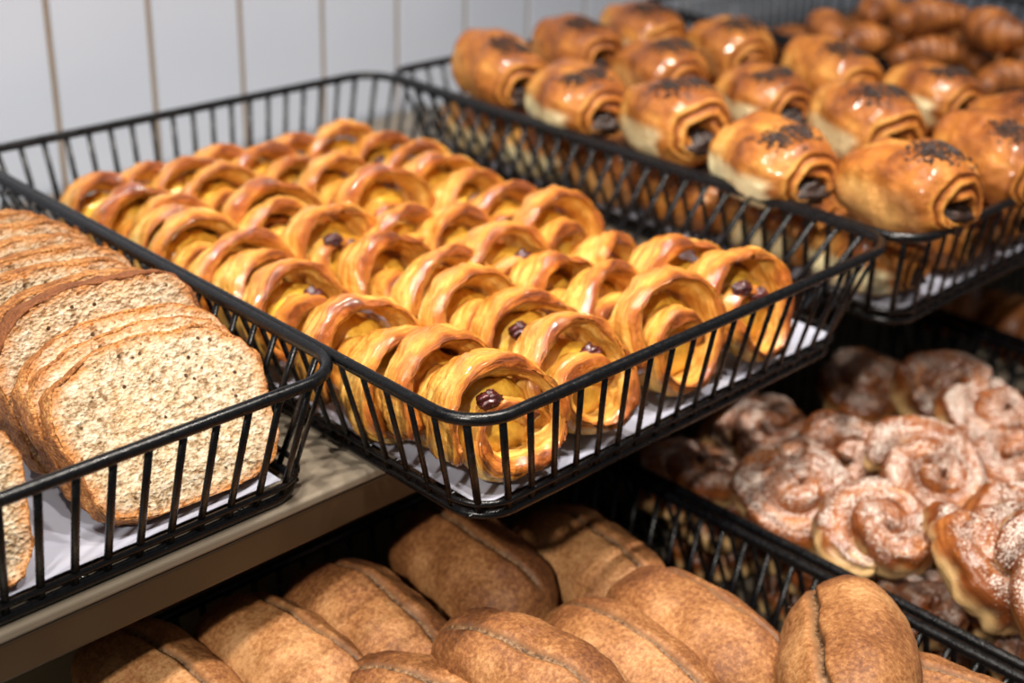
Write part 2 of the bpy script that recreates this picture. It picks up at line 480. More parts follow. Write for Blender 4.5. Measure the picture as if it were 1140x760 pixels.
def raisin_pastry(seed, turn=575, mirror=1, raisins=((0.1, -0.2),), hollow=1.0, wid=1.0):
    R = 0.092 * U; W = 0.102 * U * wid; T = 0.026 * U
    r_ = random.Random(seed)
    ns, nv = 140, 60
    s = np.linspace(0, 1, ns); th = s * turn
    start = 222 + r_.uniform(-12, 12)
    phi = np.radians(start - th)
    rad = R * (1.0 - 0.42 * sst(170, 400, th) * hollow - 0.22 * sst(380, turn, th))
    rad *= 1 + 0.07 * np.sin(phi * 2 + seed * 1.7) + 0.045 * np.sin(phi * 3 + seed * 2)
    cx = 0.10 * R * sst(150, 420, th); cz = -0.20 * R * sst(150, 420, th)
    C = np.stack([rad * np.cos(phi) + cx, np.zeros(ns), rad * np.sin(phi) + cz], 1)
    tan = np.gradient(C, axis=0); tan /= np.linalg.norm(tan, axis=1)[:, None]
    Nn = np.cross(tan, np.array([0, 1.0, 0])); Nn /= np.linalg.norm(Nn, axis=1)[:, None]
    if Nn[10] @ C[10] < 0: Nn = -Nn
    a = 0.5 * W * (1 - 0.22 * sst(220, turn, th)) * (1 + 0.13 * np.sin(th / 57.3 * 1.3 + seed))
    b = 0.5 * T * (1.25 - 0.1 * sst(200, 420, th)) * (1 + 0.12 * np.sin(th / 57.3 * 2.1 + seed * 3))
    end = np.sqrt(np.clip(1 - np.clip((0.05 - s) / 0.05, 0, 1) ** 2, 0.02, 1)) * np.sqrt(np.clip(1 - np.clip((s - 0.93) / 0.07, 0, 1) ** 2, 0.02, 1))
    b = b * end; a = a * (0.45 + 0.55 * end)
    yoff = -0.16 * W * sst(260, turn, th) + 0.05 * W * np.sin(th / 57.3 + seed)
    t = np.linspace(0, 2 * math.pi, nv, endpoint=False)
    ct, st_ = np.cos(t), np.sin(t)
    e = 2 / 2.5
    su = np.sign(ct) * np.abs(ct) ** e; sv = np.sign(st_) * np.abs(st_) ** (2 / 2.2)
    P = C[:, None, :] + Nn[:, None, :] * (sv[None, :, None] * b[:, None, None])
    P[..., 1] += su[None, :] * a[:, None] + yoff[:, None]
    # flare: front edge opens a little wider than the back, outer skin is domed across the width
    fl = (1 + 0.10 * np.clip(-P[..., 1] / W, -1, 1))
    P[..., 0] *= fl; P[..., 2] *= fl
    dome = (1 - (2 * P[..., 1] / W) ** 2)[..., None]
    P += Nn[:, None, :] * 0.10 * T * dome
    # flaky layers running along the strip, plus soft unevenness
    nz = fb(P, 70, seed, 3)
    n2 = fb(P, 26, seed + 77, 2)
    lam = np.sin(t[None, :] * 9 + 4.0 * nz + s[:, None] * 8 + 3 * n2) * 0.6 + np.sin(t[None, :] * 19 + 3 * nz + 1.3 + s[:, None] * 5) * 0.45
    P += Nn[:, None, :] * (0.0020 * nz + 0.0030 * n2 + 0.00060 * lam * np.abs(sv)[None, :] ** 0.4)[..., None] * np.sign(sv)[None, :, None]
    P[..., 1] += 0.0022 * fb(P, 45, seed + 40, 3) + 0.00035 * lam * np.sign(su)[None, :]
    brown = np.clip(np.abs(su)[None, :] ** 5 * 0.75 * np.where(su < 0, 1.0, 0.5)[None, :] + 0.35 * np.clip(nz, -0.3, 1) + 0.20 * np.exp(-((np.mod(phi, 2 * math.pi) - 1.57) / 0.7) ** 2)[:, None] * (sv > 0)[None, :], 0, 1)
    brown = brown + 0.35 * sst(0.9, 1.0, s)[:, None]
    ul = np.r_[0, np.cumsum(np.linalg.norm(np.diff(C, axis=0), axis=1))]
    uv = np.stack([np.repeat(ul[:, None], nv, 1), np.repeat((np.abs(t - math.pi) / math.pi)[None, :] * 1.0, ns, 0)], -1)
    if mirror < 0: P[..., 0] *= -1
    zmin = P[..., 2].min(); P[..., 2] -= zmin
    root = thing('raisin_pastry')
    mb = MB(); mb.grid(P, cap0=True, cap1=True, flip=(mirror > 0), uv=uv, brown=brown)
    link('dough', mb.mesh('dough', MT['glazed']), root)
    mb = MB(); lump(mb, (0.02 * R * mirror, 0.10 * W, -zmin - 0.06 * R), (0.80 * R, 0.30 * W, 0.80 * R), seed, 0.16, 2.2, 22, 30)
    link('custard_filling', mb.mesh('custard_filling', MT['custard']), root)
    for k, (x, z) in enumerate(raisins):
        mb = MB(); lump(mb, (x * R * mirror, -0.34 * W, -zmin + z * R), (0.0064, 0.0042, 0.0042), seed * 5 + k, 0.36, 2.2, 26, 34)
        link('raisin', mb.mesh('raisin', MT['raisin']), root)
    return root

variants = [
    raisin_pastry(1, 560, 1, ((-0.28, 0.42),), 1.0),
    raisin_pastry(2, 600, 1, ((0.30, 0.40),), 1.0, 1.05),
    raisin_pastry(3, 590, 1, (), 0.9),
    raisin_pastry(4, 540, 1, (), 1.0, 1.1),
    raisin_pastry(5, 620, -1, ((0.1, 0.35),), 0.85),
    raisin_pastry(6, 575, 1, ((-0.15, 0.40), (0.25, 0.18)), 0.95),
    raisin_pastry(7, 520, 1, (), 0.9, 1.1),
    raisin_pastry(8, 610, 1, (), 0.8, 0.95),
]
# apex of each arch in the photo, by column; (px, py, variant, yaw, scale)
cols = {
 'in the column beside the sliced bread': [
   (545, 404, 0, -8, 1.04), (487, 375, 2, -4, .98), (436, 366, 4, 0, .92), (392, 331, 3, -6, 1.0), (326, 292, 1, -6, 1.0), (286, 279, 0, 8, .92),
   (254, 260, 7, -10, 1.0), (205, 244, 2, -14, .98), (166, 243, 6, -6, .9), (186, 221, 0, -8, .96), (130, 213, 3, -12, .98), (92, 203, 6, 0, .9)],
 'in the second column from the sliced bread': [
   (640, 361, 1, -4, 1.06), (579, 325, 0, -12, 1.0), (520, 309, 2, -4, 1.0), (484, 279, 7, -4, .98), (417, 265, 3, 2, 1.0), (362, 232, 5, -6, 1.02),
   (308, 221, 7, 4, .96), (288, 204, 3, -14, 1.05), (236, 193, 2, -8, .95), (204, 178, 4, -10, 1.0), (160, 192, 6, -4, .9)],
 'in the second column from the chocolate rolls': [
   (737, 318, 2, -8, 1.06), (668, 297, 7, 2, .97), (612, 283, 3, 0, .95), (562, 248, 1, -6, 1.06), (502, 236, 6, -6, .9), (446, 229, 7, 2, .96),
   (414, 190, 3, -8, 1.06), (365, 181, 2, -6, .98), (322, 178, 4, 2, .94), (282, 162, 7, -8, 1.0), (245, 168, 6, 0, .92)],
 'in the column beside the chocolate rolls': [
   (838, 290, 5, -10, 1.06), (750, 265, 3, -8, 1.06), (676, 268, 6, 10, .84), (610, 222, 2, -6, 1.02), (552, 207, 7, -8, .96), (517, 192, 4, 0, .96),
   (486, 171, 3, -10, 1.02), (428, 148, 0, -4, .96), (379, 142, 2, -8, .98), (462, 156, 7, -8, .94), (330, 154, 6, 0, .9)],
}
ORD = ['frontmost', 'second from the front', 'third from the front', 'fourth from the front', 'fifth from the front', 'sixth from the front', 'seventh from the front',
       'eighth from the front', 'ninth from the front', 'tenth from the front', 'eleventh from the front', 'twelfth from the front']
for anchor, lst in cols.items():
    rows = []
    for (px, py, v, yaw, sc) in lst:
        lean = random.uniform(16, 26)
        H = 0.212 * sc * math.cos(math.radians(lean)) + 0.018
        ztop = FL + H
        p = at(px, py, ztop)
        yb = p[1] - 0.2 * sc * math.sin(math.radians(lean)) + 0.02
        yb = max(yb, PY0 + 0.106); xc = min(max(p[0], PX0 + 0.172), PX0 + BW - 0.165)   # inside the wires
        rows.append((yb, xc, v, yaw + random.uniform(-4, 4), sc, lean, random.uniform(-7, 7)))
    rows.sort()
    for k, (yb, x, v, yaw, sc, lean, roll) in enumerate(rows):
        rot = Euler((math.radians(-lean), math.radians(roll), math.radians(yaw)), 'XYZ')
        use(variants[v], (x * U, yb * U, (FL + 0.045 * sc * math.sin(math.radians(lean))) * U), rot, sc * 1.0,
            label=f'glazed raisin pastry, {ORD[k]} {anchor}', cat='pastry', group='glazed raisin pastries in the wire basket')

# ------------------------------------------------------------------ sliced bread
def slice_outline(n=150, w=0.345, h=0.27):
    """half-width profile of a tin loaf slice with a domed, overhanging top"""
    pts = []
    for k in range(n):
        t = 2 * math.pi * k / n
        c, s_ = math.cos(t), math.sin(t)
        e = 4.2 if s_ < 0 else 3.0
        x = math.copysign(abs(c) ** (2 / e), c) * w / 2
        z = math.copysign(abs(s_) ** (2 / e), s_) * h / 2 + h / 2
        x *= 1 + 0.11 * math.exp(-((z - 0.70 * h) / (0.22 * h)) ** 2)
        pts.append((x, z))
    return np.array(pts)
def bread_slice(seed, topcrust=0.0, th=0.046, w=0.345, h=0.275):
    root = thing('bread_slice')
    O = slice_outline(w=w, h=h) * U; n = len(O)
    cen = np.array([0, h * U * 0.48])
    wob = np.array([noise.fractal(Vector((math.cos(6.283 * i / n) * 2.4, math.sin(6.283 * i / n) * 2.4, seed)), 1, 2, 4) for i in range(n)])
    dirs = (O - cen) / np.linalg.norm(O - cen, axis=1)[:, None]
    O = O + dirs * (wob * 0.0022)[:, None]
    T = th * U
    rings = np.r_[np.linspace(0.02, 0.9, 34), 0.94, 0.97, 0.985]
    mb = MB()
    for sgn in (-1, 1):
        P = np.zeros((len(rings), n, 3))
        for i, q in enumerate(rings):
            xz = cen + (O - cen) * q
            P[i, :, 0] = xz[:, 0]; P[i, :, 2] = xz[:, 1]
        P[..., 1] = sgn * T / 2
        nz = fb(P, 330, seed + sgn, 3) * 0.0005 + fb(P, 90, seed + 9 * sgn, 2) * 0.0010
        P[..., 1] += nz
        rb = np.clip(sst(0.84, 0.985, rings)[:, None] * (0.7 + 0.5 * fb(P, 120, seed + 21, 3)), 0, 0.9)
        mb.grid(P, cap0=True, flip=(sgn < 0), rimbrown=rb)
    link('crumb', mb.mesh('crumb', MT['crumb']), root)
    # crust: a ring around the crumb, thicker on top
    m_ = 11
    P = np.zeros((n, m_ * 2, 3))
    ys = np.linspace(-1, 1, m_)
    for j in range(m_):
        bulge = 1.0 + 0.010 * (1 - ys[j] ** 4)
        xz = cen + (O - cen) * bulge
        P[:, j, 0] = xz[:, 0]; P[:, j, 1] = ys[j] * T * 0.5; P[:, j, 2] = xz[:, 1]
        xz = cen + (O - cen) * 0.968
        jj = 2 * m_ - 1 - j
        P[:, jj, 0] = xz[:, 0]; P[:, jj, 1] = ys[j] * T * 0.47; P[:, jj, 2] = xz[:, 1]
    nz = fb(P, 160, seed + 3, 3)
    dd = np.zeros_like(P); dd[..., 0] = dirs[:, None, 0]; dd[..., 2] = dirs[:, None, 1]
    P += dd * (nz * 0.0011)[..., None]
    P[..., 1] += 0.0007 * fb(P, 200, seed + 6, 3)
    P[..., 2] = np.maximum(P[..., 2], 0.0)
    tb = np.repeat((sst(0.55 * h * U, 0.8 * h * U, O[:, 1]) * topcrust)[:, None], 2 * m_, 1)
    mb = MB(); mb.grid(P, cu=True, cv=True, topbrown=tb)
    link('crust', mb.mesh('crust', MT['crust']), root)
    return root
sl = [bread_slice(11), bread_slice(12), bread_slice(13), bread_slice(14, 1.0, 0.05, 0.35, 0.30)]
# (y of base, lean, prototype, x shift, label)
XB = 0.996
stack = [
 (1.672, 37, 0, 0.0, 'large seeded brown bread slice facing out at the front of the stack'),
 (1.722, 35, 1, -0.004, 'seeded bread slice tucked directly behind the front slice'),
 (1.772, 33, 2, 0.006, 'seeded bread slice, third from the front of the taller stack'),
 (1.885, 17, 3, 0.0, 'bread slice showing a wide dark top crust halfway along the stack'),
 (1.975, 16, 1, 0.012, 'seeded bread slice leaning just behind the dark crusted slice'),
 (2.050, 15, 0, -0.006, 'seeded bread slice, second behind the dark crusted slice'),
 (2.125, 14, 2, 0.008, 'seeded bread slice, third behind the dark crusted slice'),
 (2.20, 14, 1, 0.0, 'seeded bread slice, fourth behind the dark crusted slice'),
 (2.28, 13, 0, 0.010, 'seeded bread slice, fifth behind the dark crusted slice'),
 (2.36, 12, 2, -0.004, 'seeded bread slice, rearmost visible slice of the long stack'),
]
for (y, lean, v, dx, lab) in stack:
    use(sl[v], ((XB + dx) * U, y * U, (FL + 0.023 * math.sin(math.radians(lean))) * U), (math.radians(-lean), random.uniform(-.02, .02), math.radians(random.uniform(-2, 2))), 1.0,
        label=lab, cat='bread slice', group='slices of seeded brown bread')
for (y, lean, v, lab) in [(1.655, 26, 1, 'cut off bread slice at the front of the second stack, beside the paper gap'),
                          (1.715, 25, 2, 'bread slice second from the front in the cut off stack'),
                          (1.775, 24, 0, 'bread slice third from the front in the cut off stack')]:
    use(sl[v], (0.545 * U, y * U, (FL + 0.023 * math.sin(math.radians(lean))) * U), (math.radians(-lean), 0, math.radians(-2)), 1.0,
        label=lab, cat='bread slice', group='slices of seeded brown bread')

# ------------------------------------------------------------------ chocolate rolls
def chocolate_roll(seed, pale_k=1.0, hump=1.0, chips=True, plug=True):
    root = thing('chocolate_roll')
    L, A, B = 0.238 * U, 0.102 * U, 0.082 * U * hump
    ns, nv = 54, 64
    t = np.linspace(0, 2 * math.pi, nv, endpoint=False); ct, st_ = np.cos(t), np.sin(t)
    sx = np.sign(ct) * np.abs(ct) ** (2 / 2.5); sz = np.sign(st_) * np.abs(st_) ** (2 / 2.5)
    s = np.linspace(-1, 1, ns)
    prof = (1 - 0.20 * np.abs(s - 0.1) ** 2.0) * (1 + 0.03 * np.sin(4 * s + seed))
    prof *= np.sqrt(np.clip(1 - np.clip((np.abs(s) - 0.62) / 0.38, 0, 1) ** 2.6 * 0.30, 0.05, 1))
    P = np.zeros((ns, nv, 3))
    P[..., 0] = A * sx[None] * prof[:, None]; P[..., 1] = (L / 2) * s[:, None]
    P[..., 2] = B * sz[None] * prof[:, None] + B
    P[..., 2] = np.maximum(P[..., 2], 0.12 * B)
    nz = fb(P, 36, seed, 3); nf = fb(P, 150, seed + 5, 3)
    D = np.stack([np.repeat(ct[None], ns, 0), np.zeros((ns, nv)), np.repeat(st_[None], ns, 0)], -1)
    nl = fb(P, 17, seed + 30, 2)
    P += D * (0.0032 * nz + 0.0055 * nl + 0.0009 * nf)[..., None]
    P[..., 2] = np.maximum(P[..., 2], 0)
    P[..., 1] += (1 - s[:, None] ** 2) * 0 + 0.003 * fb(P * np.array([1, 0, 1]), 40, seed + 8, 2)
    tt = np.degrees(t)
    pale1 = sst(168, 182, tt) * (1 - sst(222, 240, tt))
    pale = pale1[None] * sst(-0.98, -0.7, s)[:, None] * (1 - sst(0.70, 0.95, s + 0.2 * nz.mean(1)))[:, None]
    pale = np.clip(pale * 1.3 - 0.6 * sst(0.0, 0.5, nz), 0, 1) * pale_k
    brown = np.clip(0.5 + 0.6 * nz, 0, 1) * (0.4 + 0.6 * np.clip(sz, 0, 1))[None]
    glaze = np.repeat(np.clip(sz * 1.2, 0.1, 1)[None], ns, 0)
    uv = np.stack([np.repeat(s[:, None] * L, nv, 1), np.repeat((np.abs(t - math.pi) / math.pi)[None], ns, 0)], -1)
    # rolled end faces: concentric layers sinking towards the filling
    nr = 22; q = np.linspace(1, 0.06, nr)
    ends = []
    for e in (0, -1):
        ring = P[e]; c = np.array([0.014 * U, ring[:, 1].mean(), B * 0.58])
        G = c + (ring - c) * q[:, None, None]
        sg = -1 if e == 0 else 1
        wave = np.sin(q[:, None] * 21 + t[None] * 1 + seed + 0.6 * np.sin(2 * t[None] + seed))
        depth = (-0.38 * (1 - q[:, None]) * np.clip(q[:, None] * 2, 0, 1) + 1.25 * sst(0.42, 0.80, 1 - q[:, None] + 0.10 * np.sin(2 * t[None] + seed)) * (0.55 + 0.45 * st_[None])) * 0.040 * U - 0.0011 * wave * (q[:, None] < 0.97) - 0.05 * U * np.exp(-((1 - q[:, None]) / 0.14) ** 2) * 0.0
        G[..., 1] = G[..., 1] - sg * depth
        if e == 0: ends0 = (G, wave)
        else: ends1 = (G, wave)
    G0, w0 = ends0; G1, w1 = ends1
    full = np.concatenate([G0[::-1], P[1:-1], G1], 0)
    ne = nr
    def cat(a0, mid, a1): return np.concatenate([a0, mid[1:-1], a1], 0)
    b_end0 = np.clip(0.45 - 0.55 * w0[::-1], 0, 1); b_end1 = np.clip(0.45 - 0.55 * w1, 0, 1)
    z_ = np.zeros((nr, nv))
    uvE = np.stack([np.repeat(q[:, None] * 0.03, nv, 1), np.repeat((np.abs(t - math.pi) / math.pi)[None], nr, 0)], -1)
    mb = MB(); mb.grid(full, cap0=True, cap1=True, flip=True, uv=cat(uvE, uv, uvE), pale=cat(z_, pale, z_), brown=cat(b_end0, brown, b_end1), glaze=cat(z_, glaze, z_))
    link('dough', mb.mesh('dough', MT['chocdough']), root)
    if plug:
        for sg in (-1, 1):
            mb = MB(); lump(mb, (0.012 * U, sg * (L / 2 - 0.020 * U), B * 0.60), (0.044 * U, 0.028 * U, 0.027 * U), seed * 3 + sg, 0.45, 1.8, 16, 22)
            link('chocolate_filling', mb.mesh('chocolate_filling', MT['choc']), root)
    if chips:
        r_ = random.Random(seed * 17); mb = MB()
        for k in range(300):
            j = int(nv * (0.25 + r_.gauss(0.01, 0.040))) % nv
            i = int(np.clip(ns * (0.27 + r_.gauss(0, 0.075)), 2, ns - 3))
            p = P[i, j] + np.array([r_.uniform(-.0008, .0008), r_.uniform(-.0008, .0008), 0.0004])
            a = r_.uniform(0, 6.28); l = r_.uniform(0.0008, 0.0018)
            dv = np.array([math.cos(a), math.sin(a), r_.uniform(-.3, .5)]) * l
            tube(mb, np.array([p - dv, p, p + dv]), [0.0005, 0.0007, 0.0005], 5)
        o = link('chocolate_sprinkles', mb.mesh('chocolate_sprinkles', MT['choc']), root); o['kind'] = 'stuff'
    return root
cr = [chocolate_roll(21, 0.1), chocolate_roll(22, 1.0, 0.95), chocolate_roll(23, 0.75), chocolate_roll(24, 0.0, 1.05)]
CH = 0.156
# top layer: (px, py of the highest point, yaw, roll, prototype, scale, label)
tops = [
 (1020, 168, -14, 4, 0, 1.12, 'big chocolate roll with dark sprinkles at the front corner of its basket'),
 (872, 138, -22, -6, 1, 1.12, 'chocolate roll with pale cut side, nearest the raisin pastries and the front'),
 (758, 98, -26, -4, 2, 1.10, 'chocolate roll with torn pale flank, second along the rim beside the raisin pastries'),
 (650, 75, -22, -6, 1, 1.08, 'chocolate roll with clean cream side, third along the rim beside the raisin pastries'),
 (552, 46, -20, 6, 3, 1.06, 'plain topped chocolate roll at the wall end of the rim beside the raisin pastries'),
 (1108, 140, -20, 4, 3, 1.08, 'chocolate roll with thick sprinkles touching the big corner roll'),
 (968, 102, -28, 0, 2, 1.10, 'chocolate roll with swirled end, behind the pale sided front roll'),
 (858, 76, -24, -4, 1, 1.02, 'pale edged chocolate roll in the middle of the heap'),
 (738, 50, -22, 2, 0, 1.04, 'glossy chocolate roll second from the wall in the middle row'),
 (645, 27, -18, 0, 3, 1.04, 'chocolate roll next to the wall beside the plain topped roll'),
 (716, 10, -20, 0, 2, 1.05, 'chocolate roll topped with sprinkles, highest up against the wall'),
 (815, 26, -26, 2, 0, 1.05, 'chocolate roll third from the wall, with an open dark end'),
 (925, 52, -22, 4, 3, 1.05, 'shiny chocolate roll along the rim nearest the croissants'),
 (1045, 74, -24, 4, 1, 1.05, 'chocolate roll with open end and sprinkles, nearest the croissant basket'),
 (1150, 112, -16, 0, 2, 1.05, 'chocolate roll cut by the picture edge beside the thickly sprinkled roll'),
]
ZT = FL + CH + 0.018
for (px, py, yaw, roll, v, sc, lab) in tops:
    p = at(px, py, ZT + CH * sc)
    use(cr[v], (p[0] * U, p[1] * U, ZT * U), (math.radians(random.uniform(-6, 4)), math.radians(roll), math.radians(yaw)), sc,
        label=lab, cat='pastry', group='chocolate filled rolls in the wire basket')
ORDB = ['frontmost', 'second', 'third', 'fourth', 'fifth', 'sixth']
for k in range(6):
    use(cr[(k + 1) % 4], ((DX0 + 0.20) * U, (DY0 + 0.21 + 0.245 * k) * U, FL * U), (0, 0, math.radians(random.uniform(-10, 4))), 0.98,
        label=f'bottom layer chocolate roll behind the bars facing the raisin pastries, {ORDB[k]} from the front' if k else 'bottom layer chocolate roll behind the bars at the front corner of its basket',
        cat='pastry', group='chocolate filled rolls in the wire basket')
for j in range(1, 4):
    use(cr[(j + 2) % 4], ((DX0 + 0.20 + 0.245 * j) * U, (DY0 + 0.21) * U, FL * U), (0, 0, math.radians(random.uniform(-6, 6))), 0.98,
        label=f'bottom layer chocolate roll behind the front bars, {ORDB[j]} from the basket corner', cat='pastry', group='chocolate filled rolls in the wire basket')
for k in range(1, 6):
    for j in range(1, 4):
        use(cr[(j + k) % 4], ((DX0 + 0.20 + 0.245 * j) * U, (DY0 + 0.21 + 0.245 * k) * U, FL * U), (0, 0, math.radians(random.uniform(-8, 8))), 0.98,
            label='bottom layer chocolate roll buried beneath the heaped rolls', cat='pastry', group='chocolate rolls buried under the heap')

# ------------------------------------------------------------------ brown rolls
def bran_roll(seed, L=0.385, A=0.104, B=0.092, slash=0.0, depth=0.010):
    n, m_ = 80, 220
    u = np.linspace(-1, 1, n); t = np.linspace(0, 2 * math.pi, m_, endpoint=False)
    uu = np.sin(u * math.pi / 2)
    prof = (1 - np.abs(uu) ** 2.7) ** (1 / 2.1)
    prof = np.maximum(prof, 0.02)
    ct, st_ = np.cos(t), np.sin(t)
    P = np.zeros((n, m_, 3))
    P[..., 1] = uu[:, None] * L / 2 * U
    P[..., 0] = A * U * prof[:, None] * np.sign(ct) * np.abs(ct) ** 0.92
    P[..., 2] = B * U * prof[:, None] * np.sign(st_) * np.abs(st_) ** 0.92
    P[..., 2] = np.where(P[..., 2] < -0.72 * B * U, -0.72 * B * U + (P[..., 2] + 0.72 * B * U) * 0.2, P[..., 2])
    nz = fb(P, 22, seed, 3); nf = fb(P, 110, seed + 4, 3)
    D = np.stack([np.repeat(ct[None], n, 0), np.zeros((n, m_)), np.repeat(st_[None], n, 0)], -1)
    P += D * (0.0030 * nz + 0.0006 * nf)[..., None]
    # lengthwise slash along the crown
    x = P[..., 0] - slash * A * U - 0.004 * fb(P * np.array([0, 1, 0]), 30, seed + 2, 2)
    gw = 0.0021 * (1 + 0.35 * fb(P * np.array([0, 1, 0]), 60, seed + 3, 2))
    g = np.exp(-(x / gw) ** 2) * (P[..., 2] > 0) * (1 - sst(0.78, 0.97, np.abs(uu)))[:, None]
    lip = np.exp(-((np.abs(x) - 2.0 * gw) / (1.3 * gw)) ** 2) * (P[..., 2] > 0) * (1 - sst(0.7, 0.95, np.abs(uu)))[:, None]
    P[..., 2] += -depth * U * g + 0.0005 * lip
    mb = MB(); mb.grid(P, cap0=True, cap1=True, flip=True, groove=np.clip(g * 1.2 - 0.15, 0, 1), brown=np.clip(0.3 + 0.5 * nz, 0, 1) * np.clip(0.4 - st_, 0.2, 1)[None])
    me = mb.mesh('bran_roll', MT['roll'])
    return tag(link('bran_roll', me))
br = [bran_roll(31, slash=0.1), bran_roll(32, slash=0.30, A=0.108), bran_roll(33, 0.375, 0.098, 0.088, -0.1, 0.006), bran_roll(34, 0.385, 0.106, 0.094, 0.2, 0.012)]
# centre of the crown in the photo, yaw, pitch, roll, centre height
rolls = [
 (175, 727, 8, 0, 0, -.335, 0, 1.0, 'brown bran roll in the basket corner nearest the shelf fascia'),
 (317, 700, 6, 0, 2, -.335, 1, 1.05, 'slashed bran roll second along the shelf fascia from the basket corner'),
 (415, 665, 0, 2, 0, -.325, 3, 1.08, 'bran roll with a long slash, third along the shelf fascia'),
 (526, 596, -2, -2, -22, -.335, 1, 1.06, 'bran roll with split crown directly below the pastry basket corner'),
 (655, 592, -4, -6, -10, -.345, 3, 1.0, 'shaded bran roll tucked under the pastry basket front'),
 (592, 712, 10, 0, -8, -.255, 2, 1.0, 'pale smooth bran roll lying highest in the centre of the heap'),
 (702, 706, 0, 0, 0, -.315, 0, 1.0, 'bran roll resting between the pale smooth roll and the wide slashed roll'),
 (782, 672, -4, 0, 6, -.320, 1, 1.06, 'wide slashed bran roll beside the rim of the sugared bun basket'),
 (950, 690, -42, -18, -50, -.225, 3, 1.14, 'reddish brown roll propped up over the rim of the sugared bun basket'),
 (480, 752, 20, 0, 0, -.31, 2, .9, 'bran roll cut off at the picture edge in front of the pale smooth roll'),
 (1062, 758, 20, 0, 0, -.28, 0, .9, 'bran roll cut off below the propped reddish brown roll'),
]
for (px, py, yaw, pitch, roll, zc, v, sc, lab) in rolls:
    p = at(px, py, zc + 0.085 * sc)
    use(br[v], (p[0] * U, p[1] * U, zc * U), (math.radians(pitch), math.radians(roll), math.radians(yaw)), sc,
        label=lab, cat='bread roll', group='brown bran rolls in the lower basket')
ZF2 = ZL - HL + 0.016
for j in range(4):
    for k in range(3):
        use(br[(j + k) % 4], ((FX0 + 0.21 + 0.245 * j) * U, (FY0 + 0.42 + 0.42 * k) * U, (ZF2 + 0.066) * U), (0, 0, math.radians(random.uniform(-6, 6))), 0.98,
            label='buried bran roll in the bottom layer of the lower basket', cat='bread roll', group='buried bran rolls of the bottom layer')

# ------------------------------------------------------------------ sugared swirl buns
def swirl_bun(seed, turns=1.75, Rm=0.106, mirror=1, flat=1.0):
    root_r = random.Random(seed)
    ns, nv = 190, 30
    s = np.linspace(0, 1, ns); ph = s * turns * 2 * math.pi + seed
    rad = (0.001 + (Rm - 0.001) * s ** 0.75) * U
    rad *= 1 + 0.06 * np.sin(ph * 1.0 + seed * 2) + 0.04 * np.sin(ph * 2.3 + seed)
    zc = (0.062 - 0.022 * s + 0.008 * np.sin(ph * 1.5 + seed)) * U * flat
    C = np.stack([rad * np.cos(ph) * mirror, rad * np.sin(ph), zc], 1)
    tan = np.gradient(C, axis=0); tan[:, 2] = 0; tan /= np.linalg.norm(tan, axis=1)[:, None]
    Nn = np.stack([tan[:, 1], -tan[:, 0], np.zeros(ns)], 1)
    b = (0.041 + 0.007 * np.sin(ph * 1.7 + seed)) * U        # radial half width
    a = (0.043 + 0.004 * np.sin(ph * 1.3)) * U * flat        # vertical half height
    end = np.sqrt(np.clip(1 - np.clip((s - 0.92) / 0.08, 0, 1) ** 2, 0.03, 1)) * np.sqrt(np.clip(1 - np.clip((0.004 - s) / 0.004, 0, 1) ** 2, 0.3, 1))
    b = b * end; a = a * (0.4 + 0.6 * end)
    t = np.linspace(0, 2 * math.pi, nv, endpoint=False); ct, st_ = np.cos(t), np.sin(t)
    P = C[:, None] + Nn[:, None] * (ct[None, :, None] * b[:, None, None])
    P[..., 2] += np.sign(st_)[None] * np.abs(st_)[None] ** 0.8 * a[:, None]
    nz = fb(P, 45, seed, 3)
    # twisted ridges that run along the coil
    rd = np.sin(t[None] * 7 + ph[:, None] * 1.4 + nz * 3)
    D = Nn[:, None] * ct[None, :, None] + np.array([0, 0, 1.0]) * st_[None, :, None]
    P += D * (0.0048 * nz + 0.0009 * rd)[..., None]
    P[..., 2] = np.maximum(P[..., 2], 0)
    rr = np.linalg.norm(P[..., :2], axis=-1)
    hgt = P[..., 2] / U
    pale = (1 - sst(0.030, 0.055, hgt + 0.02 * nz)) * 0.85
    powder = sst(0.2, 0.9, np.clip(st_, 0, 1))[None] * sst(0.035, 0.075, hgt)
    ul = np.r_[0, np.cumsum(np.linalg.norm(np.diff(C, axis=0), axis=1))]
    uv = np.stack([np.repeat(ul[:, None], nv, 1), np.repeat((np.abs(t - math.pi) / math.pi)[None], ns, 0)], -1)
    mb = MB(); mb.grid(P, cap0=True, cap1=True, uv=uv, pale=pale, powder=powder, flip=(mirror > 0))
    return tag(link('swirl_bun', mb.mesh('swirl_bun', MT['swirl'])))
sw = [swirl_bun(41), swirl_bun(42, 1.55, 0.106), swirl_bun(43, 1.9, 0.108, -1), swirl_bun(44, 1.4, 0.104, -1)]
